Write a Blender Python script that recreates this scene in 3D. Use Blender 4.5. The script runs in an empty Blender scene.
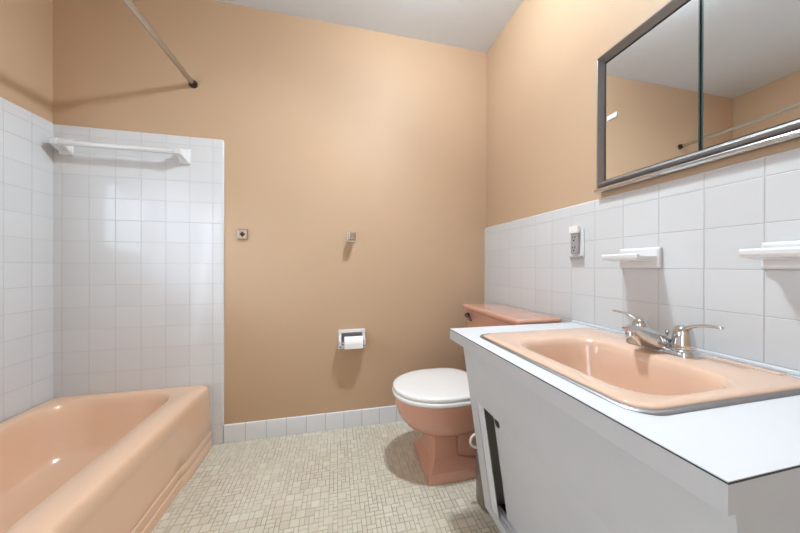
import bpy, bmesh, math, random
from mathutils import Vector, Matrix
random.seed(7)
sc = bpy.context.scene
C = sc.collection
PI = math.pi

# ------------------------------------------------------------------ materials
def new_mat(name):
    m = bpy.data.materials.new(name); m.use_nodes = True
    nt = m.node_tree
    b = nt.nodes.get('Principled BSDF')
    return m, nt, b

def srgb(r, g, b):
    f = lambda c: (c/255)/12.92 if c/255 <= .04045 else (((c/255)+.055)/1.055)**2.4
    return (f(r), f(g), f(b), 1)

def mat(name, col, rough=.5, metal=0, coat=0, noise=0, nscale=8, bump=0, bscale=60, spec=.5, coat_rough=.05):
    m, nt, b = new_mat(name)
    b.inputs['Base Color'].default_value = col
    b.inputs['Roughness'].default_value = rough
    b.inputs['Metallic'].default_value = metal
    b.inputs['Specular IOR Level'].default_value = spec
    b.inputs['Coat Weight'].default_value = coat
    b.inputs['Coat Roughness'].default_value = coat_rough
    geo = nt.nodes.new('ShaderNodeNewGeometry')
    if noise:
        n = nt.nodes.new('ShaderNodeTexNoise'); n.inputs['Scale'].default_value = nscale
        n.inputs['Detail'].default_value = 4
        nt.links.new(geo.outputs['Position'], n.inputs['Vector'])
        mx = nt.nodes.new('ShaderNodeMix'); mx.data_type = 'RGBA'
        mx.inputs[6].default_value = tuple(c*(1-noise) for c in col[:3])+(1,)
        mx.inputs[7].default_value = tuple(min(1, c*(1+noise)) for c in col[:3])+(1,)
        nt.links.new(n.outputs['Fac'], mx.inputs[0]); nt.links.new(mx.outputs[2], b.inputs['Base Color'])
    if bump:
        n = nt.nodes.new('ShaderNodeTexNoise'); n.inputs['Scale'].default_value = bscale
        nt.links.new(geo.outputs['Position'], n.inputs['Vector'])
        bp = nt.nodes.new('ShaderNodeBump'); bp.inputs['Strength'].default_value = 1
        bp.inputs['Distance'].default_value = bump
        nt.links.new(n.outputs['Fac'], bp.inputs['Height']); nt.links.new(bp.outputs[0], b.inputs['Normal'])
    return m

def tile_mat(name, ax, u0, Tu, v0, Tv, col, grout, ulines=(), vlines=(), vmax=99, umax=99, tilt=.004, rough=.12):
    """glazed wall tiles: ax = horizontal world axis (0 = x, 1 = y), vertical = z"""
    m, nt, b = new_mat(name)
    N = nt.nodes; L = nt.links
    geo = N.new('ShaderNodeNewGeometry'); sep = N.new('ShaderNodeSeparateXYZ')
    L.new(geo.outputs['Position'], sep.inputs[0])
    def M(op, a, bb=None, c=None):
        n = N.new('ShaderNodeMath'); n.operation = op
        for i, v in enumerate((a, bb, c)):
            if v is None: continue
            if isinstance(v, (int, float)): n.inputs[i].default_value = v
            else: L.new(v, n.inputs[i])
        return n.outputs[0]
    u = sep.outputs[ax]; v = sep.outputs[2]
    def grid(c, c0, T):
        q = M('DIVIDE', M('SUBTRACT', c, c0), T)
        fr = M('FRACT', q)
        d = M('MULTIPLY', M('SUBTRACT', .5, M('ABSOLUTE', M('SUBTRACT', fr, .5))), T)
        return M('FLOOR', q), fr, d
    iu, fu, du = grid(u, u0, Tu)
    iv, fv, dv = grid(v, v0, Tv)
    if vmax < 90: dv = M('ADD', dv, M('GREATER_THAN', v, vmax))
    if umax < 90: du = M('ADD', du, M('GREATER_THAN', u, umax))
    d = M('MINIMUM', du, dv)
    for w in ulines: d = M('MINIMUM', d, M('ABSOLUTE', M('SUBTRACT', u, w)))
    for w in vlines: d = M('MINIMUM', d, M('ABSOLUTE', M('SUBTRACT', v, w)))
    mr = N.new('ShaderNodeMapRange'); mr.interpolation_type = 'SMOOTHSTEP'
    mr.inputs['From Min'].default_value = .0004; mr.inputs['From Max'].default_value = .0019
    L.new(d, mr.inputs['Value'])
    face = mr.outputs[0]
    cmb = N.new('ShaderNodeCombineXYZ'); L.new(iu, cmb.inputs[0]); L.new(iv, cmb.inputs[1])
    wn = N.new('ShaderNodeTexWhiteNoise'); wn.noise_dimensions = '3D'; L.new(cmb.outputs[0], wn.inputs['Vector'])
    ws = N.new('ShaderNodeSeparateColor'); L.new(wn.outputs['Color'], ws.inputs[0])
    tint = N.new('ShaderNodeMix'); tint.data_type = 'RGBA'
    tint.inputs[6].default_value = tuple(c*.965 for c in col[:3])+(1,); tint.inputs[7].default_value = col
    L.new(ws.outputs[2], tint.inputs[0])
    mx = N.new('ShaderNodeMix'); mx.data_type = 'RGBA'
    mx.inputs[6].default_value = grout
    L.new(tint.outputs[2], mx.inputs[7]); L.new(face, mx.inputs[0]); L.new(mx.outputs[2], b.inputs['Base Color'])
    rr = N.new('ShaderNodeMapRange'); rr.inputs['To Min'].default_value = .7; rr.inputs['To Max'].default_value = rough
    L.new(face, rr.inputs['Value']); L.new(rr.outputs[0], b.inputs['Roughness'])
    # height in metres: joints sink, each tile leans a hair
    h = M('MULTIPLY', face, .0007)
    h = M('ADD', h, M('MULTIPLY', M('MULTIPLY', M('SUBTRACT', ws.outputs[0], .5), tilt*Tu*2), M('SUBTRACT', fu, .5)))
    h = M('ADD', h, M('MULTIPLY', M('MULTIPLY', M('SUBTRACT', ws.outputs[1], .5), tilt*Tv*2), M('SUBTRACT', fv, .5)))
    nz = N.new('ShaderNodeTexNoise'); nz.inputs['Scale'].default_value = 14
    L.new(geo.outputs['Position'], nz.inputs['Vector'])
    h = M('ADD', h, M('MULTIPLY', nz.outputs['Fac'], .0004))
    bp = N.new('ShaderNodeBump'); bp.inputs['Strength'].default_value = 1; bp.inputs['Distance'].default_value = 1
    L.new(h, bp.inputs['Height']); L.new(bp.outputs[0], b.inputs['Normal'])
    return m

TAN = (.525, .365, .24, 1)
m_wall = mat('tan_paint', TAN, .5, noise=.03, nscale=3, bump=.0006, bscale=140, spec=.3)
m_ceil = mat('ceiling_paint', (.67, .715, .765, 1), .8, noise=.02, bump=.0006, bscale=90)
TW = (.665, .68, .70, 1); GR = (.53, .53, .54, 1)
T = .1095
m_tile_back = tile_mat('white_tile_back', 0, -1.3109, T, .9843-8*T, T, TW, GR, vlines=(1.6155,), vmax=1.58)
m_tile_left = tile_mat('white_tile_left', 1, 1.5955-14*T, T, .9843-8*T, T, TW, GR, vlines=(1.6155,), vmax=1.58)
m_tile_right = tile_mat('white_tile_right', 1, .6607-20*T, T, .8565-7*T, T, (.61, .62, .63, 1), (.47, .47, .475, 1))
m_tile_base = tile_mat('white_tile_base', 0, -.4922-.1075, .1075, -1, 5, (.73, .76, .80, 1), (.32, .31, .30, 1))
m_white_ceramic = mat('white_ceramic', (.72, .73, .74, 1), .12, coat=.4)
m_peach = mat('peach_enamel', (.76, .515, .36, 1), .18, coat=.35, noise=.02)
m_sink = mat('sink_enamel', (.70, .485, .36, 1), .1, coat=.5)
m_toilet = mat('terracotta_pink_vitreous', (.60, .315, .225, 1), .12, coat=.6)
m_seat = mat('white_plastic', (.82, .82, .81, 1), .22, coat=.3)
m_lam = mat('white_laminate', (.65, .67, .70, 1), .32, noise=.01, nscale=30)
m_cab = mat('grey_white_cabinet_paint', (.525, .54, .56, 1), .4, noise=.03, nscale=18, bump=.0004, bscale=60)
m_door = mat('grey_white_panel', (.54, .555, .575, 1), .4, noise=.05, nscale=10)
m_dark = mat('dark_seam', (.03, .03, .032, 1), .6)
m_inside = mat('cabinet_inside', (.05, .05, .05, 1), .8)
m_chrome = mat('chrome', (.62, .63, .64, 1), .07, metal=1)
m_chrome_darkrefl = mat('chrome_dark_reflection', (.16, .17, .22, 1), .2, metal=1)  # plain chrome with its dark reflection put into the base colour
m_satin = mat('satin_aluminium', (.30, .295, .30, 1), .40, metal=1)
m_steel = mat('steel_sink_rim', (.34, .34, .35, 1), .42, metal=1)
m_rod = mat('brushed_rod', (.52, .50, .46, 1), .3, metal=1)
m_bronze = mat('dark_rod_flange', (.05, .035, .028, 1), .4, metal=.5)
m_mirror = mat('mirror_silver', (.80, .81, .81, 1), .0, metal=1)
m_glass_edge = mat('green_glass_edge', (.045, .075, .065, 1), .2)
m_clear = mat('frosted_plastic', (.80, .80, .78, 1), .3)
m_paper = mat('toilet_paper', (.86, .86, .86, 1), .9, bump=.0006, bscale=200)
m_bin = mat('taupe_metal', (.17, .145, .12, 1), .4, coat=.2)
m_cream = mat('cream_plastic', (.66, .62, .55, 1), .35)
m_outlet = mat('grey_outlet_face', (.34, .34, .34, 1), .4)
m_hole = mat('black_hole', (.01, .01, .01, 1), .6)
m_frame_white = mat('white_frame', (.75, .76, .78, 1), .35)
m_doorpaint = mat('white_door_paint', (.7, .7, .69, 1), .45)

# floor mosaic: colour per tile from an attribute, joints a darker brown-grey
def floor_tile_mat():
    m, nt, b = new_mat('cream_mosaic')
    N = nt.nodes; L = nt.links
    at = N.new('ShaderNodeAttribute'); at.attribute_name = 'tone'; at.attribute_type = 'GEOMETRY'
    r = N.new('ShaderNodeValToRGB')
    r.color_ramp.elements[0].color = (.57, .52, .42, 1); r.color_ramp.elements[1].color = (.75, .72, .62, 1)
    e = r.color_ramp.elements.new(.5); e.color = (.66, .63, .53, 1)
    L.new(at.outputs['Fac'], r.inputs[0])
    geo = N.new('ShaderNodeNewGeometry')
    n = N.new('ShaderNodeTexNoise'); n.inputs['Scale'].default_value = 3.5; n.inputs['Detail'].default_value = 5
    L.new(geo.outputs['Position'], n.inputs['Vector'])
    mx = N.new('ShaderNodeMix'); mx.data_type = 'RGBA'; mx.blend_type = 'MULTIPLY'
    mr = N.new('ShaderNodeMapRange'); mr.inputs['From Min'].default_value = .35; mr.inputs['From Max'].default_value = .7
    mr.inputs['To Min'].default_value = 0; mr.inputs['To Max'].default_value = .35
    L.new(n.outputs['Fac'], mr.inputs['Value']); L.new(mr.outputs[0], mx.inputs[0])
    L.new(r.outputs[0], mx.inputs[6]); mx.inputs[7].default_value = (.80, .72, .60, 1)
    L.new(mx.outputs[2], b.inputs['Base Color'])
    b.inputs['Roughness'].default_value = .38
    return m
m_floor = floor_tile_mat()
def grout_mat():
    m, nt, b = new_mat('mosaic_grout')
    N = nt.nodes; L = nt.links
    geo = N.new('ShaderNodeNewGeometry')
    n = N.new('ShaderNodeTexNoise'); n.inputs['Scale'].default_value = 5; n.inputs['Detail'].default_value = 6
    L.new(geo.outputs['Position'], n.inputs['Vector'])
    r = N.new('ShaderNodeValToRGB')
    r.color_ramp.elements[0].position = .4; r.color_ramp.elements[0].color = (.42, .37, .29, 1)
    r.color_ramp.elements[1].position = .62; r.color_ramp.elements[1].color = (.20, .155, .105, 1)
    L.new(n.outputs['Fac'], r.inputs[0]); L.new(r.outputs[0], b.inputs['Base Color'])
    b.inputs['Roughness'].default_value = .85
    return m
m_grout = grout_mat()
def glass_mat():
    m = bpy.data.materials.new('window_glass'); m.use_nodes = True
    nt = m.node_tree; nt.nodes.clear()
    o = nt.nodes.new('ShaderNodeOutputMaterial'); mx = nt.nodes.new('ShaderNodeMixShader')
    t = nt.nodes.new('ShaderNodeBsdfTransparent'); g = nt.nodes.new('ShaderNodeBsdfGlossy')
    g.inputs['Roughness'].default_value = .02; mx.inputs[0].default_value = .08
    nt.links.new(t.outputs[0], mx.inputs[1]); nt.links.new(g.outputs[0], mx.inputs[2]); nt.links.new(mx.outputs[0], o.inputs[0])
    return m
m_glass = glass_mat()

# ------------------------------------------------------------------ mesh helpers
def obj(name, bm, m, parent=None, smooth=False, bevel=0, seg=2, angle=35):
    bmesh.ops.recalc_face_normals(bm, faces=bm.faces)
    me = bpy.data.meshes.new(name); bm.to_mesh(me); bm.free()
    o = bpy.data.objects.new(name, me); C.objects.link(o)
    for mm in (m if isinstance(m, (list, tuple)) else [m]): me.materials.append(mm)
    if smooth or bevel:
        for p in me.polygons: p.use_smooth = True
        me.set_sharp_from_angle(angle=math.radians(angle))
    if bevel:
        md = o.modifiers.new('bevel', 'BEVEL'); md.width = bevel; md.segments = seg
        md.limit_method = 'ANGLE'; md.angle_limit = math.radians(30); md.harden_normals = True
    if parent:
        o.parent = parent; o.matrix_parent_inverse = Matrix.Translation(parent.location).inverted()
    return o
def thing(name, label, cat, loc, group=None):
    o = bpy.data.objects.new(name, None); C.objects.link(o); o.location = loc
    o.empty_display_size = .05
    o['label'] = label; o['category'] = cat
    if group: o['group'] = group
    return o
def tag(o, label, cat):
    o['label'] = label; o['category'] = cat; return o
def struct(o, label=None):
    o['kind'] = 'structure'
    if label: o['label'] = label
    return o
def box(bm, x0, x1, y0, y1, z0, z1):
    v = [bm.verts.new((x, y, z)) for z in (z0, z1) for y in (y0, y1) for x in (x0, x1)]
    fs = []
    for f in ((0, 1, 3, 2), (4, 6, 7, 5), (0, 4, 5, 1), (2, 3, 7, 6), (0, 2, 6, 4), (1, 5, 7, 3)):
        fs.append(bm.faces.new([v[i] for i in f]))
    return v, fs
def boxbm(*a):
    bm = bmesh.new(); box(bm, *a); return bm
def hexa(bm, pts):
    """8 points: bottom quad then top quad, same winding"""
    v = [bm.verts.new(p) for p in pts]
    for f in ((3, 2, 1, 0), (4, 5, 6, 7), (0, 1, 5, 4), (1, 2, 6, 5), (2, 3, 7, 6), (3, 0, 4, 7)):
        bm.faces.new([v[i] for i in f])
def loft(bm, loops, cap0=True, cap1=True, closed=True):
    rows = [[bm.verts.new(p) for p in lp] for lp in loops]
    n = len(rows[0])
    for a, b in zip(rows, rows[1:]):
        for i in range(n if closed else n-1):
            j = (i+1) % n
            bm.faces.new((a[i], a[j], b[j], b[i]))
    if cap0: bm.faces.new(rows[0][::-1])
    if cap1: bm.faces.new(rows[-1])
    return rows
def rr(x0, x1, y0, y1, r, z, nc=6, fr=()):
    """rounded rectangle loop, counter-clockwise, with extra points at fractions fr of every side"""
    r = min(r, (x1-x0)/2-1e-4, (y1-y0)/2-1e-4)
    cs = [(x1-r, y1-r, 0), (x0+r, y1-r, PI/2), (x0+r, y0+r, PI), (x1-r, y0+r, 1.5*PI)]
    out = []
    for k, (cx, cy, a0) in enumerate(cs):
        arc = [(cx+r*math.cos(a0+PI/2*i/nc), cy+r*math.sin(a0+PI/2*i/nc)) for i in range(nc+1)]
        out += arc
        nx = cs[(k+1) % 4]
        s = (nx[0]+r*math.cos(nx[2]), nx[1]+r*math.sin(nx[2]))
        e = arc[-1]
        for f in fr: out.append((e[0]+(s[0]-e[0])*f, e[1]+(s[1]-e[1])*f))
    return [(p[0], p[1], z) for p in out]
def lathe(bm, prof, cx, cy, n=32, cap0=True, cap1=True):
    loft(bm, [[(cx+r*math.cos(2*PI*i/n), cy+r*math.sin(2*PI*i/n), z) for i in range(n)] for r, z in prof], cap0, cap1)
def tube(bm, pts, rad, n=16, flat=1.0, upv=None):
    """swept tube through pts; rad a number or one per point; flat squashes the vertical"""
    pts = [Vector(p) for p in pts]
    if not isinstance(rad, (list, tuple)): rad = [rad]*len(pts)
    loops = []
    for i, p in enumerate(pts):
        t = (pts[min(i+1, len(pts)-1)]-pts[max(i-1, 0)]).normalized()
        up = Vector(upv) if upv else (Vector((0, 0, 1)) if abs(t.z) < .9 else Vector((1, 0, 0)))
        s = t.cross(up).normalized(); w = s.cross(t).normalized()
        loops.append([p+s*rad[i]*math.cos(2*PI*k/n)+w*rad[i]*flat*math.sin(2*PI*k/n) for k in range(n)])
    loft(bm, loops)
def bez(P, n=14):
    P = [Vector(p) for p in P]; out = []
    for i in range(n+1):
        t = i/n; q = list(P)
        while len(q) > 1: q = [a.lerp(b, t) for a, b in zip(q, q[1:])]
        out.append(q[0])
    return out

# ------------------------------------------------------------------ room numbers
CZ = .9733
XL, XR, YB, YN, ZC = -1.3530, .9900, 1.7010, -.85, 2.4209      # painted faces
TL, TR, TB = -1.3440, .9800, 1.6925                           # tile faces
WY0, WY1, WZ0, WZ1 = .76, 1.36, 1.12, 1.62
DY0, DY1, DZ = -.80, -.22, 2.03                                # unseen doorway added in the left wall to let in fill light                    # window opening in the left wall

# floor
bm = boxbm(XL-.1, XR+.1, YN-.1, YB+.1, -.1, -.0015)
U = .0177
nx, ny = int((TR+.70)/U)+1, int((TB-YN)/U)+2
occ = [[False]*ny for _ in range(nx)]
tiles = []
for j in range(ny):
    for i in range(nx):
        if occ[i][j]: continue
        opts = [(2, 2)]*7+[(2, 1)]*5+[(1, 2)]*5+[(1, 1)]*4
        random.shuffle(opts)
        for (a, b_) in opts+[(1, 1)]:
            if i+a <= nx and j+b_ <= ny and not any(occ[i+p][j+q] for p in range(a) for q in range(b_)):
                break
        for p in range(a):
            for q in range(b_): occ[i+p][j+q] = True
        tiles.append((i, j, a, b_))
lay = bm.faces.layers.float.new('tone')
for f in bm.faces: f.material_index = 1
for (i, j, a, b_) in tiles:
    x0, y0 = TR-(i+a)*U, TB-(j+b_)*U
    x1, y1 = TR-i*U, TB-j*U
    if y1 < YN or x1 < -.70: continue
    g = .0009; s = .0006; tone = random.gauss(.5, .13)
    lo = [bm.verts.new((x, y, -.0015)) for x, y in ((x0+g, y0+g), (x1-g, y0+g), (x1-g, y1-g), (x0+g, y1-g))]
    up = [bm.verts.new((x, y, 0)) for x, y in ((x0+g+s, y0+g+s), (x1-g-s, y0+g+s), (x1-g-s, y1-g-s), (x0+g+s, y1-g-s))]
    f = bm.faces.new(up); f[lay] = tone
    for k in range(4):
        f = bm.faces.new((lo[k], lo[(k+1) % 4], up[(k+1) % 4], up[k])); f[lay] = tone
floor = struct(obj('floor', bm, [m_floor, m_grout]), 'cream block mosaic tile floor with brownish joints')

# ceiling and walls
struct(obj('ceiling', boxbm(XL-.1, XR+.1, YN-.1, YB+.1, ZC, ZC+.1), m_ceil), 'plain pale grey white painted ceiling')
wb = struct(obj('wall_back', boxbm(XL-.1, XR+.1, YB, YB+.1, -.0015, ZC), m_wall), 'tan painted back wall above tub end and toilet')
wr = struct(obj('wall_right', boxbm(XR, XR+.1, YN-.1, YB, -.0015, ZC), m_wall), 'tan painted wall on the vanity side')
bm = bmesh.new()
box(bm, XL-.1, XL, YN-.1, DY0, -.0015, ZC); box(bm, XL-.1, XL, DY0, DY1, DZ, ZC); box(bm, XL-.1, XL, DY1, WY0, -.0015, ZC); box(bm, XL-.1, XL, WY1, YB, -.0015, ZC)
box(bm, XL-.1, XL, WY0, WY1, -.0015, WZ0); box(bm, XL-.1, XL, WY0, WY1, WZ1, ZC)
wl = struct(obj('wall_left', bm, m_wall), 'tan painted wall above the long side of the tub')
bm = bmesh.new()
box(bm, XL, XR, YN-.1, YN, -.0015, ZC)
wn = struct(obj('wall_near', bm, m_wall))
# tile facings (children of their walls)
def slab_back(x0, x1, z0, z1, y0, y1, r):
    """tile slab whose top and right edge are bullnosed, top right corner slightly rounded"""
    bm = bmesh.new()
    def outline(x1, z1, rc):
        pts = [(x0, z0), (x1, z0)]
        for k in range(6): a = PI/2*k/5; pts.append((x1-rc+rc*math.cos(a), z1-rc+rc*math.sin(a)))
        pts.append((x0, z1)); return pts
    loops = []
    for k in range(5):
        a = PI/2*k/4; ins = r*(1-math.sin(a)); yy = y1+(y0-y1)*1-0
    prof = [(0, y1)]+[(r*(1-math.cos(a)), y0+r*(1-math.sin(a))) for a in [PI/2*k/4 for k in range(5)]]
    for ins, yy in prof:
        loops.append([(px, yy, pz) for px, pz in outline(x1-ins, z1-ins, .012)])
    loft(bm, loops); return bm
obj('tile_panel', slab_back(TL, -.6013, 0, 1.6638, TB, YB, .008), m_tile_back, wb, smooth=True)['label'] = 'white square glazed tile surround panel'
bm = bmesh.new()
box(bm, XL, TL, .115, WY0, 0, 1.6638); box(bm, XL, TL, WY1, TB, 0, 1.6638); box(bm, XL, TL, WY0, WY1, 0, WZ0); box(bm, XL, TL, WY0, WY1, WZ1, 1.6638)
obj('tile_panel', bm, m_tile_left, wl)['label'] = 'white square glazed tile surround panel'
bm = bmesh.new()
ZT = 1.2335; r = .008
prof = [(XR, 0), (TR, 0), (TR, ZT-r)]+[(TR+r-r*math.cos(a), ZT-r+r*math.sin(a)) for a in [PI/2*k/4 for k in range(1, 5)]]+[(XR, ZT)]
loft(bm, [[(x, YN, z) for x, z in prof], [(x, YB-.0005, z) for x, z in prof]])
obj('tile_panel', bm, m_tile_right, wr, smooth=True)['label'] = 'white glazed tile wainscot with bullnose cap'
# baseboard
bm = bmesh.new()
prof = [(YB, 0), (TB-.001, 0), (TB-.001, .0925)]+[(TB-.001+.006-.006*math.cos(a), .0925+.006*math.sin(a)) for a in [PI/2*k/3 for k in range(1, 4)]]+[(YB, .0985)]
loft(bm, [[(-.6005, y, z) for y, z in prof], [(TR-.0005, y, z) for y, z in prof]])
struct(obj('baseboard_back', bm, m_tile_base, smooth=True), 'row of white tiles along the foot of the tan wall')
# window
wx0, wx1 = XL-.09, XL-.05
win = obj('window_1', boxbm(XL-.098, TL+.004, WY0+.0005, WY1-.0005, WZ0+.0003, WZ0+.012), m_white_ceramic); struct(win, 'window above the tub')
bm = bmesh.new(); w = .04
box(bm, wx0, wx1, WY0+.0005, WY0+w, WZ0+.0125, WZ1-.0005); box(bm, wx0, wx1, WY1-w, WY1-.0005, WZ0+.0125, WZ1-.0005)
box(bm, wx0, wx1, WY0+w, WY1-w, WZ0+.0125, WZ0+w); box(bm, wx0, wx1, WY0+w, WY1-w, WZ1-w, WZ1-.0005)
obj('window_frame', bm, m_frame_white, win)
obj('pane', boxbm(wx0+.015, wx0+.02, WY0+w, WY1-w, WZ0+w, WZ1-w), m_glass, win)
# casing of the added doorway, out of view, that admits fill light
bm = bmesh.new()
box(bm, XL+.0005, XL+.015, DY0-.045, DY0, .001, DZ+.07); box(bm, XL+.0005, XL+.015, DY1, DY1+.07, .001, DZ+.07); box(bm, XL+.0005, XL+.015, DY0, DY1, DZ, DZ+.07)
struct(obj('fill_doorway', bm, m_doorpaint, bevel=.003))

# ------------------------------------------------------------------ bathtub
tub = thing('bathtub', 'peach enamel built-in bathtub against the white tile surround', 'bathtub', (-1.0, .95, 0))
bm = bmesh.new()
TY0, TY1 = .17, TB-.0008; TX0 = TL+.0008
fr = [i/20 for i in range(1, 20)]+[.835, .85, .865, .88]; fr = sorted(set(fr))
def tl(x1, z, ins=0, r=.02, rec=0):
    lp = rr(TX0+ins, x1, TY0+ins, TY1-ins*.6, r, z, 8, fr)
    out = []
    for (x, y, zz) in lp:
        if rec and x > x1-.004 and y < 1.43:
            k = min(1, max(0, (1.43-y)/.02)); x -= rec*k*k*(3-2*k)
        out.append((x, y, zz))
    return out
H = .333
R_ = .006
loops = [tl(-.650, 0, rec=R_), tl(-.6505, .038, rec=R_), tl(-.6525, .041, rec=R_*1.7), tl(-.6535, .05, rec=R_*1.7), tl(-.652, .054, rec=R_),
         tl(-.653, .082, rec=R_), tl(-.655, .085, rec=R_*1.7), tl(-.656, .094, rec=R_*1.7), tl(-.6545, .098, rec=R_),
         tl(-.6575, .16, rec=R_), tl(-.661, .25, rec=R_), tl(-.663, .275, rec=R_*.4), tl(-.6635, .29), tl(-.665, .308, .0, .022), tl(-.6685, .322, .003, .024), tl(-.676, .3305, .007, .026), tl(-.688, H, .012, .03), tl(-.71, H+.001, .022, .03)]
# basin: rounded opening leaning down to a smaller floor
def bl(d, z, r):
    return rr(TX0+.055+d*.8, -.783-d*.55, TY0+.09+d*1.4, TY1-.040-d*1.15, r, z, 8, fr)
loops += [bl(-.012, H-.001, .155), bl(-.003, H-.005, .15), bl(.004, H-.015, .148), bl(.012, H-.04, .145), bl(.03, .22, .14), bl(.055, .13, .13), bl(.085, .085, .12), bl(.13, .066, .10), bl(.18, .062, .07)]
loft(bm, loops)
obj('shell', bm, m_peach, tub, smooth=True, angle=50)
bm = bmesh.new(); lathe(bm, [(.028, .0625), (.028, .0655), (.02, .067), (.001, .067)], -1.03, .52, 24); obj('drain', bm, m_chrome, tub, smooth=True)

# ------------------------------------------------------------------ shower rod
rod = thing('shower_rod', 'brushed metal shower curtain rod running out overhead above the tub edge', 'rod', (-.75, YB, 1.95))
bm = bmesh.new(); tube(bm, [(-.750, TB-.003, 1.948), (-.752, 1.2, 1.950), (-.756, .5, 1.953), (-.758, YN+.002, 1.955)], .0125, 20); obj('pole', bm, m_rod, rod, smooth=True)
bm = bmesh.new(); tube(bm, [(-.750, YB-.0005, 1.9475), (-.750, YB-.006, 1.9475), (-.750, YB-.008, 1.9475), (-.750, YB-.025, 1.9478)], [.021, .021, .0155, .015], 24); obj('flange', bm, m_bronze, rod, smooth=True)['label'] = 'dark bronze wall socket'

# ------------------------------------------------------------------ ceramic towel bar in the tub
tb = thing('ceramic_towel_bar', 'white ceramic towel bar high on the tiles above the tub end', 'towel bar', (-1.05, TB, 1.55))
for xc, s in ((-1.290, 1), (-.785, -1)):
    bm = bmesh.new()
    b0, b1 = xc-.028, xc+.028
    loft(bm, [[(b0, TB+.001, 1.512), (b1, TB+.001, 1.512), (b1, TB+.001, 1.592), (b0, TB+.001, 1.592)],
              [(b0, TB-.010, 1.512), (b1, TB-.010, 1.512), (b1, TB-.010, 1.592), (b0, TB-.010, 1.592)],
              [(xc-.018, TB-.02, 1.525), (xc+.018, TB-.02, 1.525), (xc+.018, TB-.02, 1.582), (xc-.018, TB-.02, 1.582)],
              [(xc-.013, TB-.072, 1.542), (xc+.013, TB-.072, 1.542), (xc+.013, TB-.072, 1.570), (xc-.013, TB-.072, 1.570)]])
    obj('post', bm, m_white_ceramic, tb, bevel=.003)
bm = bmesh.new(); tube(bm, [(-1.278, TB-.058, 1.555), (-.797, TB-.058, 1.555)], .0125, 16); obj('bar', bm, m_white_ceramic, tb, smooth=True)

# ------------------------------------------------------------------ wall brackets on the tan wall
br = thing('towel_bar_bracket', 'square chrome bracket with a dark diamond hole, beside the tiled edge', 'bracket', (-.508, YB, 1.15))
bm = bmesh.new(); x0, x1, z0, z1 = -.536, -.481, 1.119, 1.178
loft(bm, [[(x0, YB-.0003, z0), (x1, YB-.0003, z0), (x1, YB-.0003, z1), (x0, YB-.0003, z1)], [(x0, YB-.006, z0), (x1, YB-.006, z0), (x1, YB-.006, z1), (x0, YB-.006, z1)],
          [(x0+.006, YB-.012, z0+.006), (x1-.006, YB-.012, z0+.006), (x1-.006, YB-.012, z1-.006), (x0+.006, YB-.012, z1-.006)]])
obj('plate', bm, m_chrome, br, bevel=.0015)
bm = bmesh.new(); cx, cz = -.5075, 1.148
loft(bm, [[(cx+dx*.014, YB-y, cz+dz*.015) for dx, dz in ((0, -1), (1, 0), (0, 1), (-1, 0))] for y in (.010, .0128)])
obj('socket', bm, m_hole, br)['label'] = 'dark diamond shaped socket'
br = thing('towel_bar_post', 'square chrome towel bar post without its bar, above the paper holder', 'bracket', (.089, YB, 1.15))
bm = bmesh.new(); x0, x1, z0, z1 = .062, .116, 1.119, 1.178
loft(bm, [[(x0, YB-.0003, z0), (x1, YB-.0003, z0), (x1, YB-.0003, z1), (x0, YB-.0003, z1)], [(x0, YB-.006, z0), (x1, YB-.006, z0), (x1, YB-.006, z1), (x0, YB-.006, z1)],
          [(x0+.006, YB-.012, z0+.006), (x1-.006, YB-.012, z0+.006), (x1-.006, YB-.012, z1-.006), (x0+.006, YB-.012, z1-.006)]])
obj('plate', bm, m_chrome, br, bevel=.0015)
bm = bmesh.new(); xa, xb = .070, .108
loft(bm, [[(xa+.006, YB-.011, 1.130), (xb-.006, YB-.011, 1.130), (xb-.006, YB-.011, 1.170), (xa+.006, YB-.011, 1.170)],
          [(xa, YB-.062, 1.128), (xb, YB-.062, 1.128), (xb, YB-.062, 1.172), (xa, YB-.062, 1.172)],
          [(xa, YB-.078, 1.130), (xb, YB-.078, 1.130), (xb, YB-.078, 1.170), (xa, YB-.078, 1.170)]])
obj('arm', bm, m_chrome, br, bevel=.004)

# ------------------------------------------------------------------ toilet paper holder
tp = thing('toilet_paper_holder', 'chrome and white paper holder on the tan wall left of toilet', 'paper holder', (.092, YB, .53))
x0, x1, z0, z1 = .012, .172, .478, .592
bm = bmesh.new()
def ring(i0, i1, y0, y1):
    o = [(x0+i0, z0+i0), (x1-i0, z0+i0), (x1-i0, z1-i0), (x0+i0, z1-i0)]; n = [(x0+i1, z0+i1), (x1-i1, z0+i1), (x1-i1, z1-i1), (x0+i1, z1-i1)]
    for k in range(4):
        l = (k+1) % 4
        hexa(bm, [(o[k][0], y1, o[k][1]), (o[l][0], y1, o[l][1]), (n[l][0], y1, n[l][1]), (n[k][0], y1, n[k][1]),
                  (o[k][0], y0, o[k][1]), (o[l][0], y0, o[l][1]), (n[l][0], y0-.002, n[l][1]), (n[k][0], y0-.002, n[k][1])])
ring(0, .019, YB-.016, YB-.0003)
obj('surround', bm, m_white_ceramic, tp, bevel=.003)
obj('backplate', boxbm(x0+.017, x1-.017, YB-.004, YB-.0005, z0+.017, z1-.017), m_satin, tp)
for xa in (x0+.004, x1-.016):
    bm = bmesh.new(); hexa(bm, [(xa, YB-.014, z0+.004), (xa+.012, YB-.014, z0+.004), (xa+.012, YB-.080, .511), (xa, YB-.080, .511),
                                (xa, YB-.014, z0+.085), (xa+.012, YB-.014, z0+.085), (xa+.012, YB-.080, .540), (xa, YB-.080, .540)])
    obj('arm', bm, m_white_ceramic, tp, bevel=.003)
bm = bmesh.new(); tube(bm, [(x0+.016, YB-.066, .526), (x1-.016, YB-.066, .526)], .006, 12); obj('spindle', bm, m_chrome, tp, smooth=True)
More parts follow.
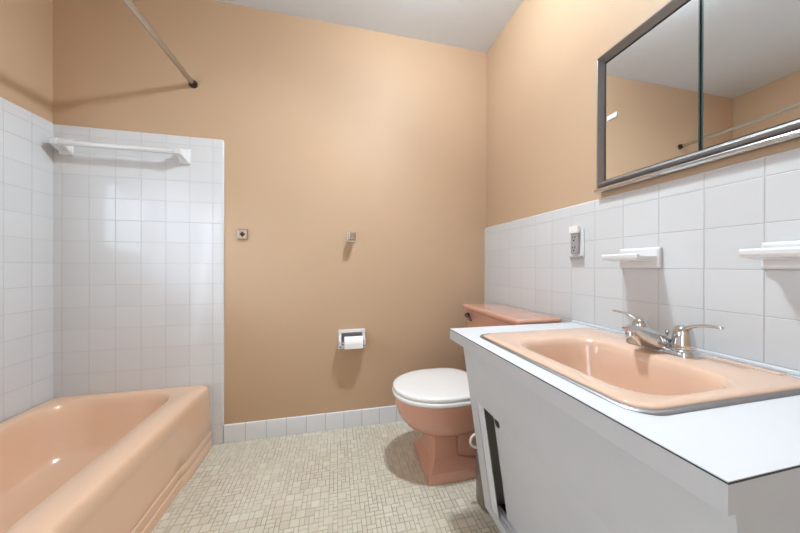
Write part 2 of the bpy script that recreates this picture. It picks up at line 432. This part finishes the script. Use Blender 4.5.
roll = thing('toilet_paper_roll', 'white toilet paper roll on the wall holder', 'toilet paper', (.092, YB-.055, .521))
bm = bmesh.new()
n = 40; ra, rb, xa, xb = .036, .019, .046, .152
loops = [[(x, YB-.066+q*math.cos(2*PI*i/n), .526+q*math.sin(2*PI*i/n)) for i in range(n)] for x, q in ((xa, rb), (xa, ra-.001), (xa+.001, ra), (xb-.001, ra), (xb, ra-.001), (xb, rb))]
loops.append(loops[0]); rows = [[bm.verts.new(p) for p in lp] for lp in loops[:-1]]; rows.append(rows[0])
for a, b_ in zip(rows, rows[1:]):
    for i in range(n): bm.faces.new((a[i], a[(i+1) % n], b_[(i+1) % n], b_[i]))
obj('paper', bm, m_paper, roll, smooth=True)
bm = bmesh.new(); box(bm, xa+.001, xb-.001, YB-.066-ra-.0009, YB-.066-ra+.0001, .500, .527); obj('loose_sheet', bm, m_paper, roll)

# ------------------------------------------------------------------ toilet
toi = thing('toilet', 'terracotta pink toilet with a closed white lid, against the tiled wall', 'toilet', (.6, 1.29, 0))
YC = 1.29
bm = bmesh.new()
def sq(x0, x1, hw, z, r=.008): return rr(x0, x1, YC-hw, YC+hw, r, z, 4)
loft(bm, [sq(.402, .76, .131, .0005), sq(.402, .76, .131, .046), sq(.409, .753, .124, .051), sq(.432, .60, .098, .076, .006), sq(.4365, .565, .0905, .084, .006),
          sq(.439, .556, .087, .100, .006), sq(.440, .552, .086, .178, .006), sq(.432, .562, .094, .192, .012), sq(.42, .60, .10, .24, .03)])
obj('pedestal', bm, m_toilet, toi, smooth=True, angle=18)
def egg(xf, xb, hw, z, n=48, sq_=2.25):
    """rounded front at xf, squarer back at xb"""
    xm = xf+(xb-xf)*.55; out = []
    for i in range(n):
        a = 2*PI*i/n; c, s = math.cos(a), math.sin(a)
        if c < 0: x = xm-(xm-xf)*abs(c)**(2/2.1); y = hw*math.copysign(abs(s)**(2/2.1), s)
        else: x = xm+(xb-xm)*abs(c)**(2/3.2); y = hw*math.copysign(abs(s)**(2/2.6), s)
        out.append((x, YC+y, z))
    return out
bm = bmesh.new()
loft(bm, [egg(.45, .60, .05, .182), egg(.40, .64, .092, .187), egg(.362, .665, .122, .200), egg(.330, .69, .144, .222), egg(.304, .71, .160, .252), egg(.286, .725, .170, .285),
          egg(.275, .735, .176, .32), egg(.272, .74, .178, .345), egg(.271, .74, .179, .357), egg(.274, .737, .176, .362), egg(.29, .72, .16, .362)])
obj('bowl', bm, m_toilet, toi, smooth=True, angle=60)
# trapway and tank shelf behind the pedestal
bm = bmesh.new()
loft(bm, [rr(.53, .84, YC-.085, YC+.085, .03, .045, 5), rr(.54, .86, YC-.078, YC+.078, .035, .12, 5), rr(.56, .88, YC-.075, YC+.075, .04, .22, 5),
          rr(.60, .92, YC-.09, YC+.09, .04, .29, 5), rr(.64, .95, YC-.12, YC+.12, .04, .34, 5), rr(.70, .955, YC-.135, YC+.135, .03, .372, 5), rr(.762, .953, YC-.132, YC+.132, .03, .377, 5)])
obj('trapway', bm, m_toilet, toi, smooth=True, angle=50)
bm = bmesh.new()
loft(bm, [egg(.266, .70, .181, .363), egg(.2625, .703, .1845, .367), egg(.2625, .703, .1845, .377), egg(.266, .70, .181, .381), egg(.29, .68, .16, .381)])
obj('seat', bm, m_seat, toi, smooth=True, angle=50)
bm = bmesh.new()
loft(bm, [egg(.29, .68, .16, .3835), egg(.270, .695, .177, .3835), egg(.2665, .699, .1805, .387), egg(.2665, .699, .1805, .397), egg(.270, .696, .177, .4015), egg(.285, .68, .163, .4035), egg(.36, .62, .10, .4045), egg(.44, .55, .03, .4047)])
obj('lid', bm, m_seat, toi, smooth=True, angle=50)
for s in (-1, 1):
    bm = bmesh.new(); box(bm, .700, .726, YC+s*.075-.018, YC+s*.075+.018, .3625, .398); obj('hinge', bm, m_seat, toi, bevel=.005)
bm = bmesh.new()
loft(bm, [rr(.775, .962, YC-.235, YC+.235, .03, .378, 6), rr(.768, .966, YC-.243, YC+.243, .03, .395, 6), rr(.762, .968, YC-.252, YC+.252, .028, .55, 6), rr(.760, .968, YC-.255, YC+.255, .028, .7135, 6)])
tank = obj('tank', bm, m_toilet, toi, smooth=True, angle=50)
bm = bmesh.new()
loft(bm, [rr(.754, .970, YC-.262, YC+.262, .02, .714, 6), rr(.748, .9715, YC-.267, YC+.267, .022, .718, 6), rr(.744, .972, YC-.271, YC+.271, .022, .734, 6), rr(.747, .970, YC-.268, YC+.268, .02, .742, 6), rr(.753, .965, YC-.262, YC+.262, .016, .7455, 6), rr(.77, .95, YC-.245, YC+.245, .01, .746, 6)])
obj('tank_lid', bm, m_toilet, toi, smooth=True, angle=60)
bm = bmesh.new(); tube(bm, [(.760, YC+.205, .685), (.742, YC+.205, .685)], [.014, .012], 16)
tube(bm, bez([(.742, YC+.212, .686), (.736, YC+.18, .686), (.737, YC+.15, .683), (.737, YC+.135, .667)], 8), [.008]*5+[.007]*4, 10)
obj('flush_lever', bm, m_chrome_darkrefl, toi, smooth=True)['label'] = 'chrome flush lever'

# ------------------------------------------------------------------ waste bin
wb_ = thing('waste_bin', 'slim dark taupe waste bin between vanity and toilet', 'bin', (.645, 1.022, 0))
bm = bmesh.new(); bx, by = .645, 1.022
prof = [(.070, .0008), (.077, .003), (.080, .012), (.0805, .10), (.082, .20), (.083, .27), (.083, .275), (.080, .275), (.078, .20), (.074, .03), (.001, .028)]
lathe(bm, prof, bx, by, 40); obj('bin_body', bm, m_bin, wb_, smooth=True)
bm = bmesh.new()
pts = []
for i in range(21):
    a = PI*.5+PI*i/20
    pts.append((bx-.083+.034*math.cos(a), by, .266+.028*math.sin(a)))
tube(bm, pts, .0055, 10, upv=(0, 1, 0)); obj('handle', bm, m_cream, wb_, smooth=True)['label'] = 'cream loop handle'

# ------------------------------------------------------------------ vanity cabinet
van = thing('vanity_cabinet', 'grey white vanity cabinet with sliding door below the sink', 'cabinet', (.7, .58, 0))
KX = .15
def fx(z, u=0): return .446+KX*(.70-z)+u
Y0c, Y1c, Zb, Zt = .223, .927, .082, .6995
def slab(bm, ya, yb, za, zb, u0, u1):
    hexa(bm, [(fx(za, u0), ya, za), (fx(za, u1), ya, za), (fx(za, u1), yb, za), (fx(za, u0), yb, za),
              (fx(zb, u0), ya, zb), (fx(zb, u1), ya, zb), (fx(zb, u1), yb, zb), (fx(zb, u0), yb, zb)])
OY0, OY1, OZ0, OZ1 = .262, .878, .118, .505
bm = bmesh.new()
ys, zs = (Y0c, OY0, OY1, Y1c), (Zb, OZ0, OZ1, Zt)
G = [[[bm.verts.new((fx(z, u), y, z)) for z in zs] for y in ys] for u in (0, .016)]
for k in (0, 1):
    for i in range(3):
        for j in range(3):
            if (i, j) != (1, 1): bm.faces.new((G[k][i][j], G[k][i+1][j], G[k][i+1][j+1], G[k][i][j+1]))
def wallq(a, b_): bm.faces.new((G[0][a[0]][a[1]], G[0][b_[0]][b_[1]], G[1][b_[0]][b_[1]], G[1][a[0]][a[1]]))
for i in range(3): wallq((i, 0), (i+1, 0)); wallq((i, 3), (i+1, 3)); wallq((0, i), (0, i+1)); wallq((3, i), (3, i+1))
wallq((1, 1), (2, 1)); wallq((1, 2), (2, 2)); wallq((1, 1), (1, 2)); wallq((2, 1), (2, 2))
obj('face_frame', bm, m_cab, van, bevel=.0008, seg=1)
for ya, yb in ((Y0c+.002, Y0c+.018), (Y1c-.018, Y1c-.002)):
    bm = bmesh.new(); xb = .978
    hexa(bm, [(fx(Zb, .0165), ya, Zb), (xb, ya, Zb), (xb, yb, Zb), (fx(Zb, .0165), yb, Zb), (fx(Zt, .0165), ya, Zt), (xb, ya, Zt), (xb, yb, Zt), (fx(Zt, .0165), yb, Zt)])
    obj('side_panel', bm, m_cab, van)
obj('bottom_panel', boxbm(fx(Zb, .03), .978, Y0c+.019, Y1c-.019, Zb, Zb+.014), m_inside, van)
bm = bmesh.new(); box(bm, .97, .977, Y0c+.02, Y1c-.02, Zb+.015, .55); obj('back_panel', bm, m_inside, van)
# inner track frame
bm = bmesh.new()
slab(bm, OY1-.039, OY1-.0005, OZ0, OZ1, .003, .007)
obj('track_jamb', bm, m_lam, van, bevel=.0008, seg=1)
bm = bmesh.new()
slab(bm, OY0, OY1-.0005, OZ0-.004, OZ0+.006, .0165, .026); slab(bm, OY0, OY1-.0005, OZ0-.004, OZ0+.006, .0285, .036)
obj('door_track', bm, m_lam, van)
obj('plinth', boxbm(.62, .97, Y0c+.03, Y1c-.03, .0005, Zb-.0005), m_cab, van)
def door(ya, yb, u, hole):
    bm = bmesh.new(); za, zb = OZ0+.007, OZ1+.02
    slab(bm, ya, yb, za, zb, u, u+.006)
    d = obj('sliding_door', bm, m_door, van, bevel=.0006, seg=1)
    hy, hz = hole; bm = bmesh.new()
    loft(bm, [[(fx(hz+.015*math.sin(2*PI*i/24), u+uu), hy+.014*math.cos(2*PI*i/24), hz+.015*math.sin(2*PI*i/24)) for i in range(24)] for uu in (-.0006, .0002)])
    h = obj('finger_hole', bm, m_hole, d); h['label'] = 'black round finger hole'
    return d
door(.46, .822, .0275, (.803, .464))
door(.265, .50, .0195, (.30, .478))

# ------------------------------------------------------------------ countertop
ct = thing('countertop', 'white laminate vanity top with a thin black edge seam', 'countertop', (.7, .59, .70))
CX0, CX1, CY0, CY1, CT = .418, .9793, .214, .975, .738
HX0, HX1, HY0, HY1 = .485, .925, .350, .850
def frame_boxes(bm, z0, z1, ex=0):
    box(bm, CX0-ex, HX0, CY0-ex, CY1+ex, z0, z1); box(bm, HX1, CX1, CY0-ex, CY1+ex, z0, z1)
    box(bm, HX0, HX1, CY0-ex, HY0, z0, z1); box(bm, HX0, HX1, HY1, CY1+ex, z0, z1)
bm = bmesh.new(); frame_boxes(bm, CT-.0012, CT); obj('top_sheet', bm, m_lam, ct)
bm = bmesh.new(); frame_boxes(bm, CT-.0030, CT-.0012, .0006); obj('edge_seam', bm, m_dark, ct)['label'] = 'thin black seam'
bm = bmesh.new(); e = .018
loft(bm, [[(CX1, CY0, z), (CX0, CY0, z), (CX0, CY1, z), (CX1, CY1, z), (CX1, CY1-e, z), (CX0+e, CY1-e, z), (CX0+e, CY0+e, z), (CX1, CY0+e, z)] for z in (.7000, CT-.0030)])
obj('edge_band', bm, m_cab, ct)
st = tag(obj('caulk_strip', boxbm(.968, .9797, CY0, CY1, CT+.0003, CT+.009), m_lam, bevel=.002), 'white strip sealing the countertop back edge to the tiles', 'strip')

# ------------------------------------------------------------------ sink
sk = thing('sink', 'peach pink enamel drop-in sink with a steel rim', 'sink', (.7, .6, .738))
SX0, SX1, SY0, SY1 = .462, .948, .330, .868
f2 = [i/8 for i in range(1, 8)]
bm = bmesh.new()
rows = [rr(SX0, SX1, SY0, SY1, .05, CT+.0004, 8, f2), rr(SX0+.001, SX1-.001, SY0+.001, SY1-.001, .049, CT+.0020, 8, f2), rr(SX0+.011, SX1-.011, SY0+.011, SY1-.011, .042, CT+.0032, 8, f2),
        rr(SX0+.0125, SX1-.0125, SY0+.0125, SY1-.0125, .041, CT+.0030, 8, f2), rr(SX0+.0125, SX1-.0125, SY0+.0125, SY1-.0125, .041, CT+.0004, 8, f2)]
loft(bm, rows, False, False); obj('steel_rim', bm, m_steel, sk, smooth=True, angle=60)['label'] = 'stainless steel rim band'
bm = bmesh.new()
def sd(i, z, r): return rr(SX0+i, SX1-i, SY0+i, SY1-i, r, z, 8, f2)
BX0, BX1, BY0, BY1 = .520, .785, .372, .752
def sb(d, z, r): return rr(BX0+d, BX1-d*.8, BY0+d*1.3, BY1-d*1.3, r, z, 8, f2)
loops = [sd(.0127, CT+.001, .041), sd(.013, CT+.0045, .041), sd(.017, CT+.0072, .039), sd(.026, CT+.0080, .034),
         sb(-.008, CT+.0085, .08), sb(-.002, CT+.0065, .078), sb(.004, CT+.000, .075), sb(.009, CT-.014, .072), sb(.016, CT-.05, .068), sb(.026, CT-.095, .062), sb(.040, CT-.128, .055), sb(.062, CT-.145, .045), sb(.10, CT-.150, .03)]
loft(bm, loops, False, True)
obj('basin', bm, m_sink, sk, smooth=True, angle=60)
bm = bmesh.new(); lathe(bm, [(.024, CT-.1498), (.024, CT-.1478), (.018, CT-.1468), (.001, CT-.1468)], .655, .562, 24); obj('drain', bm, m_chrome, sk, smooth=True)
# ledge line of the raised faucet deck
bm = bmesh.new(); box(bm, .905, .9275, .385, .495, CT+.0080, CT+.0100); obj('soap_ledge', bm, m_sink, sk, bevel=.001)

# ------------------------------------------------------------------ faucet
fc = thing('faucet', 'chrome two lever centerset faucet at the back of the sink', 'faucet', (.87, .58, .748))
FX, FY, FZ = .868, .580, CT+.0086
bm = bmesh.new()
loft(bm, [rr(FX-.030, FX+.026, FY-.083, FY+.083, .026, FZ, 8), rr(FX-.030, FX+.026, FY-.083, FY+.083, .026, FZ+.010, 8), rr(FX-.026, FX+.022, FY-.079, FY+.079, .023, FZ+.016, 8), rr(FX-.018, FX+.014, FY-.07, FY+.07, .015, FZ+.019, 8)])
obj('base', bm, m_chrome, fc, smooth=True, angle=50)
# spout: broad body rising forward to a rounded nose
bm = bmesh.new()
path = [(.890, .768), (.872, .786), (.846, .800), (.818, .809), (.790, .814), (.765, .816), (.746, .813)]
low = [(.888, .7475), (.870, .7475), (.842, .7475), (.812, .756), (.784, .778), (.764, .795), (.752, .803)]
hws = [.026, .032, .033, .028, .021, .0165, .012]
loops = []
for (xt, zt), (xl, zl), hw in zip(path, low, hws):
    lp = []
    for k in range(20):
        a = 2*PI*k/20; c, s = math.cos(a), math.sin(a)
        yy = hw*math.copysign(abs(c)**.75, c); t = .5+.5*math.copysign(abs(s)**.75, s)
        lp.append((xl+(xt-xl)*t, FY+yy, zl+(zt-zl)*t))
    loops.append(lp)
loft(bm, loops); obj('spout', bm, m_chrome, fc, smooth=True, angle=60)
bm = bmesh.new(); lathe(bm, [(.010, .789), (.0115, .790), (.0115, .803), (.010, .806)], .7635, FY, 20); obj('aerator', bm, m_chrome, fc, smooth=True, angle=40)
for s in (-1, 1):
    hy = FY+s*.0508
    bm = bmesh.new(); lathe(bm, [(.0235, FZ+.017), (.0245, FZ+.020), (.0235, FZ+.030), (.0205, FZ+.050), (.0185, FZ+.062), (.015, FZ+.070), (.009, FZ+.075), (.001, FZ+.076)], FX, hy, 28)
    h = obj('handle', bm, m_chrome, fc, smooth=True, angle=60)
    bm = bmesh.new()
    pts = bez([(FX, hy, FZ+.062), (FX-.003, hy+s*.022, FZ+.084), (FX-.005, hy+s*.050, FZ+.086), (FX-.006, hy+s*.078, FZ+.086)], 12)
    tube(bm, pts, [.012, .0105, .009, .008, .0072, .0066, .0062, .006, .006, .006, .0062, .0066, .005], 14, flat=.62)
    obj('lever', bm, m_chrome, h, smooth=True, angle=60)
bm = bmesh.new(); tube(bm, [(.893, FY, FZ+.012), (.893, FY, FZ+.040)], .0025, 10); lathe(bm, [(.0025, FZ+.038), (.0055, FZ+.042), (.006, FZ+.047), (.004, FZ+.052), (.0005, FZ+.053)], .893, FY, 16)
obj('lift_rod', bm, m_chrome, fc, smooth=True)

# ------------------------------------------------------------------ ceramic shelves on the right wall
def shelf(label, y0, y1, z0, z1):
    t = thing('ceramic_shelf', label, 'wall shelf', (TR, (y0+y1)/2, z0), 'ceramic shelves over the vanity')
    bm = bmesh.new()
    X0 = TR-.0004
    def q(x, i): return [(x, y0+i, z0+i), (x, y1-i, z0+i), (x, y1-i, z1-i), (x, y0+i, z1-i)]
    loft(bm, [q(X0, 0), q(X0-.010, 0), q(X0-.014, .006)])
    obj('back_plate', bm, m_white_ceramic, t, bevel=.003)
    bm = bmesh.new(); zc = z0+.020
    prof = [(X0-.010, zc), (X0-.070, zc+.004), (X0-.088, zc+.006), (X0-.092, zc+.012), (X0-.092, zc+.022), (X0-.088, zc+.026), (X0-.084, zc+.022), (X0-.075, zc+.018), (X0-.010, zc+.018)]
    loft(bm, [[(x, y0+.006, z) for x, z in prof], [(x, y1-.004, z) for x, z in prof]])
    obj('tray', bm, m_white_ceramic, t, bevel=.002)
    return t
shelf('white ceramic wall shelf above the faucet, the one whole in view', .650, .776, .968, 1.034)
shelf('white ceramic wall shelf cut by the photo edge, nearer the viewer', .318, .444, .968, 1.030)

# ------------------------------------------------------------------ outlet
ou = thing('power_outlet', 'white outlet plate with grey sockets on the tiles', 'outlet', (TR, .955, 1.07))
obj('plate', boxbm(TR-.006, TR-.0004, .925, .993, 1.008, 1.128), m_white_ceramic, ou, bevel=.002)
obj('socket_face', boxbm(TR-.020, TR-.006, .940, .976, 1.026, 1.112), m_outlet, ou, bevel=.003)['label'] = 'grey socket face'
obj('top_guard', boxbm(TR-.024, TR-.006, .936, .980, 1.110, 1.140), m_clear, ou, bevel=.003)
obj('bottom_lip', boxbm(TR-.016, TR-.006, .925, .985, 1.008, 1.016), m_outlet, ou, bevel=.002)
for zc in (1.048, 1.090):
    for dy, dz, a, b_ in ((-.006, .004, .0016, .005), (.006, .004, .0016, .004), (0, -.009, .003, .003)):
        obj('slot', boxbm(TR-.0206, TR-.0199, .958+dy-a, .958+dy+a, zc+dz-b_, zc+dz+b_), m_hole, ou)

# ------------------------------------------------------------------ medicine cabinet
mc = thing('medicine_cabinet', 'mirrored sliding door medicine cabinet with a satin metal frame', 'medicine cabinet', (XR, .56, 1.26))
MY0, MY1, MZ0, MZ1 = .262, .862, 1.256, 1.764
XF, XM = XR-.026, XR-.0035
obj('backing', boxbm(XR-.0035, XR-.0004, MY0+.006, MY1-.006, MZ0+.006, MZ1-.006), m_dark, mc)
def rail(name, O, I, m):
    """mitred frame side between outer corner pair O and inner pair I (y, z)"""
    bm = bmesh.new()
    (a, b_), (c, d) = O, I
    loft(bm, [[(XR-.0004, a[0], a[1]), (XF+.004, a[0], a[1]), (XF, a[0]+(c[0]-a[0])*.12, a[1]+(c[1]-a[1])*.12), (XF+.001, a[0]+(c[0]-a[0])*.30, a[1]+(c[1]-a[1])*.30), (XM-.002, c[0], c[1]), (XR-.0004, c[0], c[1])],
              [(XR-.0004, b_[0], b_[1]), (XF+.004, b_[0], b_[1]), (XF, b_[0]+(d[0]-b_[0])*.12, b_[1]+(d[1]-b_[1])*.12), (XF+.001, b_[0]+(d[0]-b_[0])*.30, b_[1]+(d[1]-b_[1])*.30), (XM-.002, d[0], d[1]), (XR-.0004, d[0], d[1])]])
    return obj(name, bm, m, mc, bevel=.0005, seg=1)
oy0, oy1, oz0, oz1 = MY0, MY1, MZ0, MZ1
iy0, iy1, iz0, iz1 = MY0+.018, MY1-.018, MZ0+.040, MZ1-.024
bm = bmesh.new()
prof = [(0, XR-.0004, oz0), (0, XF+.006, oz0+.004), (.2, XF+.007, oz0+.012), (.6, XF-.002, oz0+.0235), (.68, XF-.003, oz0+.026), (.76, XF-.001, oz0+.029), (1, XM-.002, iz0), (1, XR-.0004, iz0)]
loft(bm, [[(x, o+(i_-o)*t, z) for t, x, z in prof] for o, i_ in ((oy0, iy0), (oy1, iy1))])
obj('frame_rail', bm, m_satin, mc, bevel=.0005, seg=1)
rail('frame_rail', [(oy1, oz1), (oy0, oz1)], [(iy1, iz1), (iy0, iz1)], m_satin)
rail('frame_stile', [(oy1, oz0), (oy1, oz1)], [(iy1, iz0), (iy1, iz1)], m_satin)
rail('frame_stile', [(oy0, oz0), (oy0, oz1)], [(iy0, iz0), (iy0, iz1)], m_satin)
bm = bmesh.new()
prof = [(XF+.006, MZ0-.004), (XF-.006, MZ0-.003), (XF-.009, MZ0+.003), (XF-.007, MZ0+.009), (XF-.001, MZ0+.012), (XF+.001, MZ0+.004), (XF+.006, MZ0)]
loft(bm, [[(x, oy0, z) for x, z in prof], [(x, oy1, z) for x, z in prof]])
obj('chrome_lip', bm, m_chrome, mc, smooth=True, angle=60)['label'] = 'polished chrome lower lip'
def mdoor(ya, yb, x0, pull):
    K = -.0040                                    # the doors hang a hair out of parallel with the wall
    def pane(ya, yb, dx0, dx1, za, zb):
        bm = bmesh.new()
        xa, xb = x0-(MY1-ya)*-K, x0-(MY1-yb)*-K
        hexa(bm, [(xa+dx0, ya, za), (xa+dx1, ya, za), (xb+dx1, yb, za), (xb+dx0, yb, za), (xa+dx0, ya, zb), (xa+dx1, ya, zb), (xb+dx1, yb, zb), (xb+dx0, yb, zb)])
        return bm
    d = obj('mirror_door', pane(ya, yb, 0, .0025, iz0+.001, iz1-.009), [m_mirror], mc)
    for ya_, yb_ in ((ya-.0032, ya-.0001), (yb+.0001, yb+.0032)):
        obj('glass_edge', pane(ya_, yb_, -.0003, .0025, iz0+.001, iz1-.009), m_glass_edge, d)['label'] = 'green glass edge'
    if pull:
        obj('finger_pull', boxbm(x0-.0055, x0-.0006, pull-.019, pull+.019, 1.512, 1.530), m_clear, d, bevel=.002)['label'] = 'frosted plastic finger pull'
mdoor(.5665, iy1-.0065, XR-.0064, .813)
mdoor(iy0+.004, .5555, XR-.0064, None)

# ------------------------------------------------------------------ camera
cam_d = bpy.data.cameras.new('camera'); cam = bpy.data.objects.new('camera', cam_d); C.objects.link(cam)
cam_d.sensor_fit = 'HORIZONTAL'; cam_d.sensor_width = 36; cam_d.lens = 276.7655/800*36
cam_d.clip_start = .02
yaw, pit, rol = .2261, -.0017, .0019
F = Vector((math.sin(yaw)*math.cos(pit), math.cos(yaw)*math.cos(pit), math.sin(pit)))
R = Vector((math.cos(yaw), -math.sin(yaw), 0)); Uv = R.cross(F)
R2 = R*math.cos(rol)+Uv*math.sin(rol); U2 = -R*math.sin(rol)+Uv*math.cos(rol)
mw = Matrix((R2, U2, -F)).transposed().to_4x4(); mw.translation = (0, 0, CZ)
cam.matrix_world = mw
sc.camera = cam

# ------------------------------------------------------------------ light
def light(name, kind, loc, energy, col, **k):
    d = bpy.data.lights.new(name, kind); d.energy = energy; d.color = col
    for a, v in k.items(): setattr(d, a, v)
    o = bpy.data.objects.new(name, d); C.objects.link(o); o.location = loc; return o
lamp = light('ceiling_lamp', 'SPOT', (.41, .90, 2.34), 80, (.83, .93, 1.0), shadow_soft_size=.05, spot_size=math.radians(158), spot_blend=1.0)
lamp.rotation_euler = Vector((-.55, -.28, -1)).to_track_quat('-Z', 'Y').to_euler()
light('ceiling_lamp_glow', 'POINT', (.41, .90, 2.34), 22, (.83, .93, 1.0), shadow_soft_size=.05)
a = light('window_sky', 'AREA', (-3.30, -.30, 2.20), 60, (.70, .82, 1.0), shape='DISK', size=.8)
a.rotation_euler = (Vector((-1.35, .98, 1.45))-a.location).to_track_quat('-Z', 'Y').to_euler()
def portal(name, loc, sx, sy, aim):
    d = bpy.data.lights.new(name, 'AREA'); d.shape = 'RECTANGLE'; d.size = sx; d.size_y = sy; d.cycles.is_portal = True
    o = bpy.data.objects.new(name, d); C.objects.link(o); o.location = loc
    o.rotation_euler = Vector(aim).to_track_quat('-Z', 'Z').to_euler()
portal('window_portal', (XL-.11, (WY0+WY1)/2, (WZ0+WZ1)/2), WY1-WY0, WZ1-WZ0, (1, 0, 0))
portal('fill_doorway_portal', (XL-.11, (DY0+DY1)/2, DZ/2), DY1-DY0, DZ, (1, 0, 0))  # guides world light through the added doorway
w = bpy.data.worlds.new('world'); sc.world = w; w.use_nodes = True
bg = w.node_tree.nodes['Background']; bg.inputs[0].default_value = (.74, .87, 1.0, 1); bg.inputs[1].default_value = 5.0
vs = sc.view_settings
vs.view_transform = 'Standard'; vs.look = 'None'; vs.exposure = .25; vs.gamma = 1; vs.use_curve_mapping = False
sc.cycles.max_bounces = 10; sc.cycles.diffuse_bounces = 6
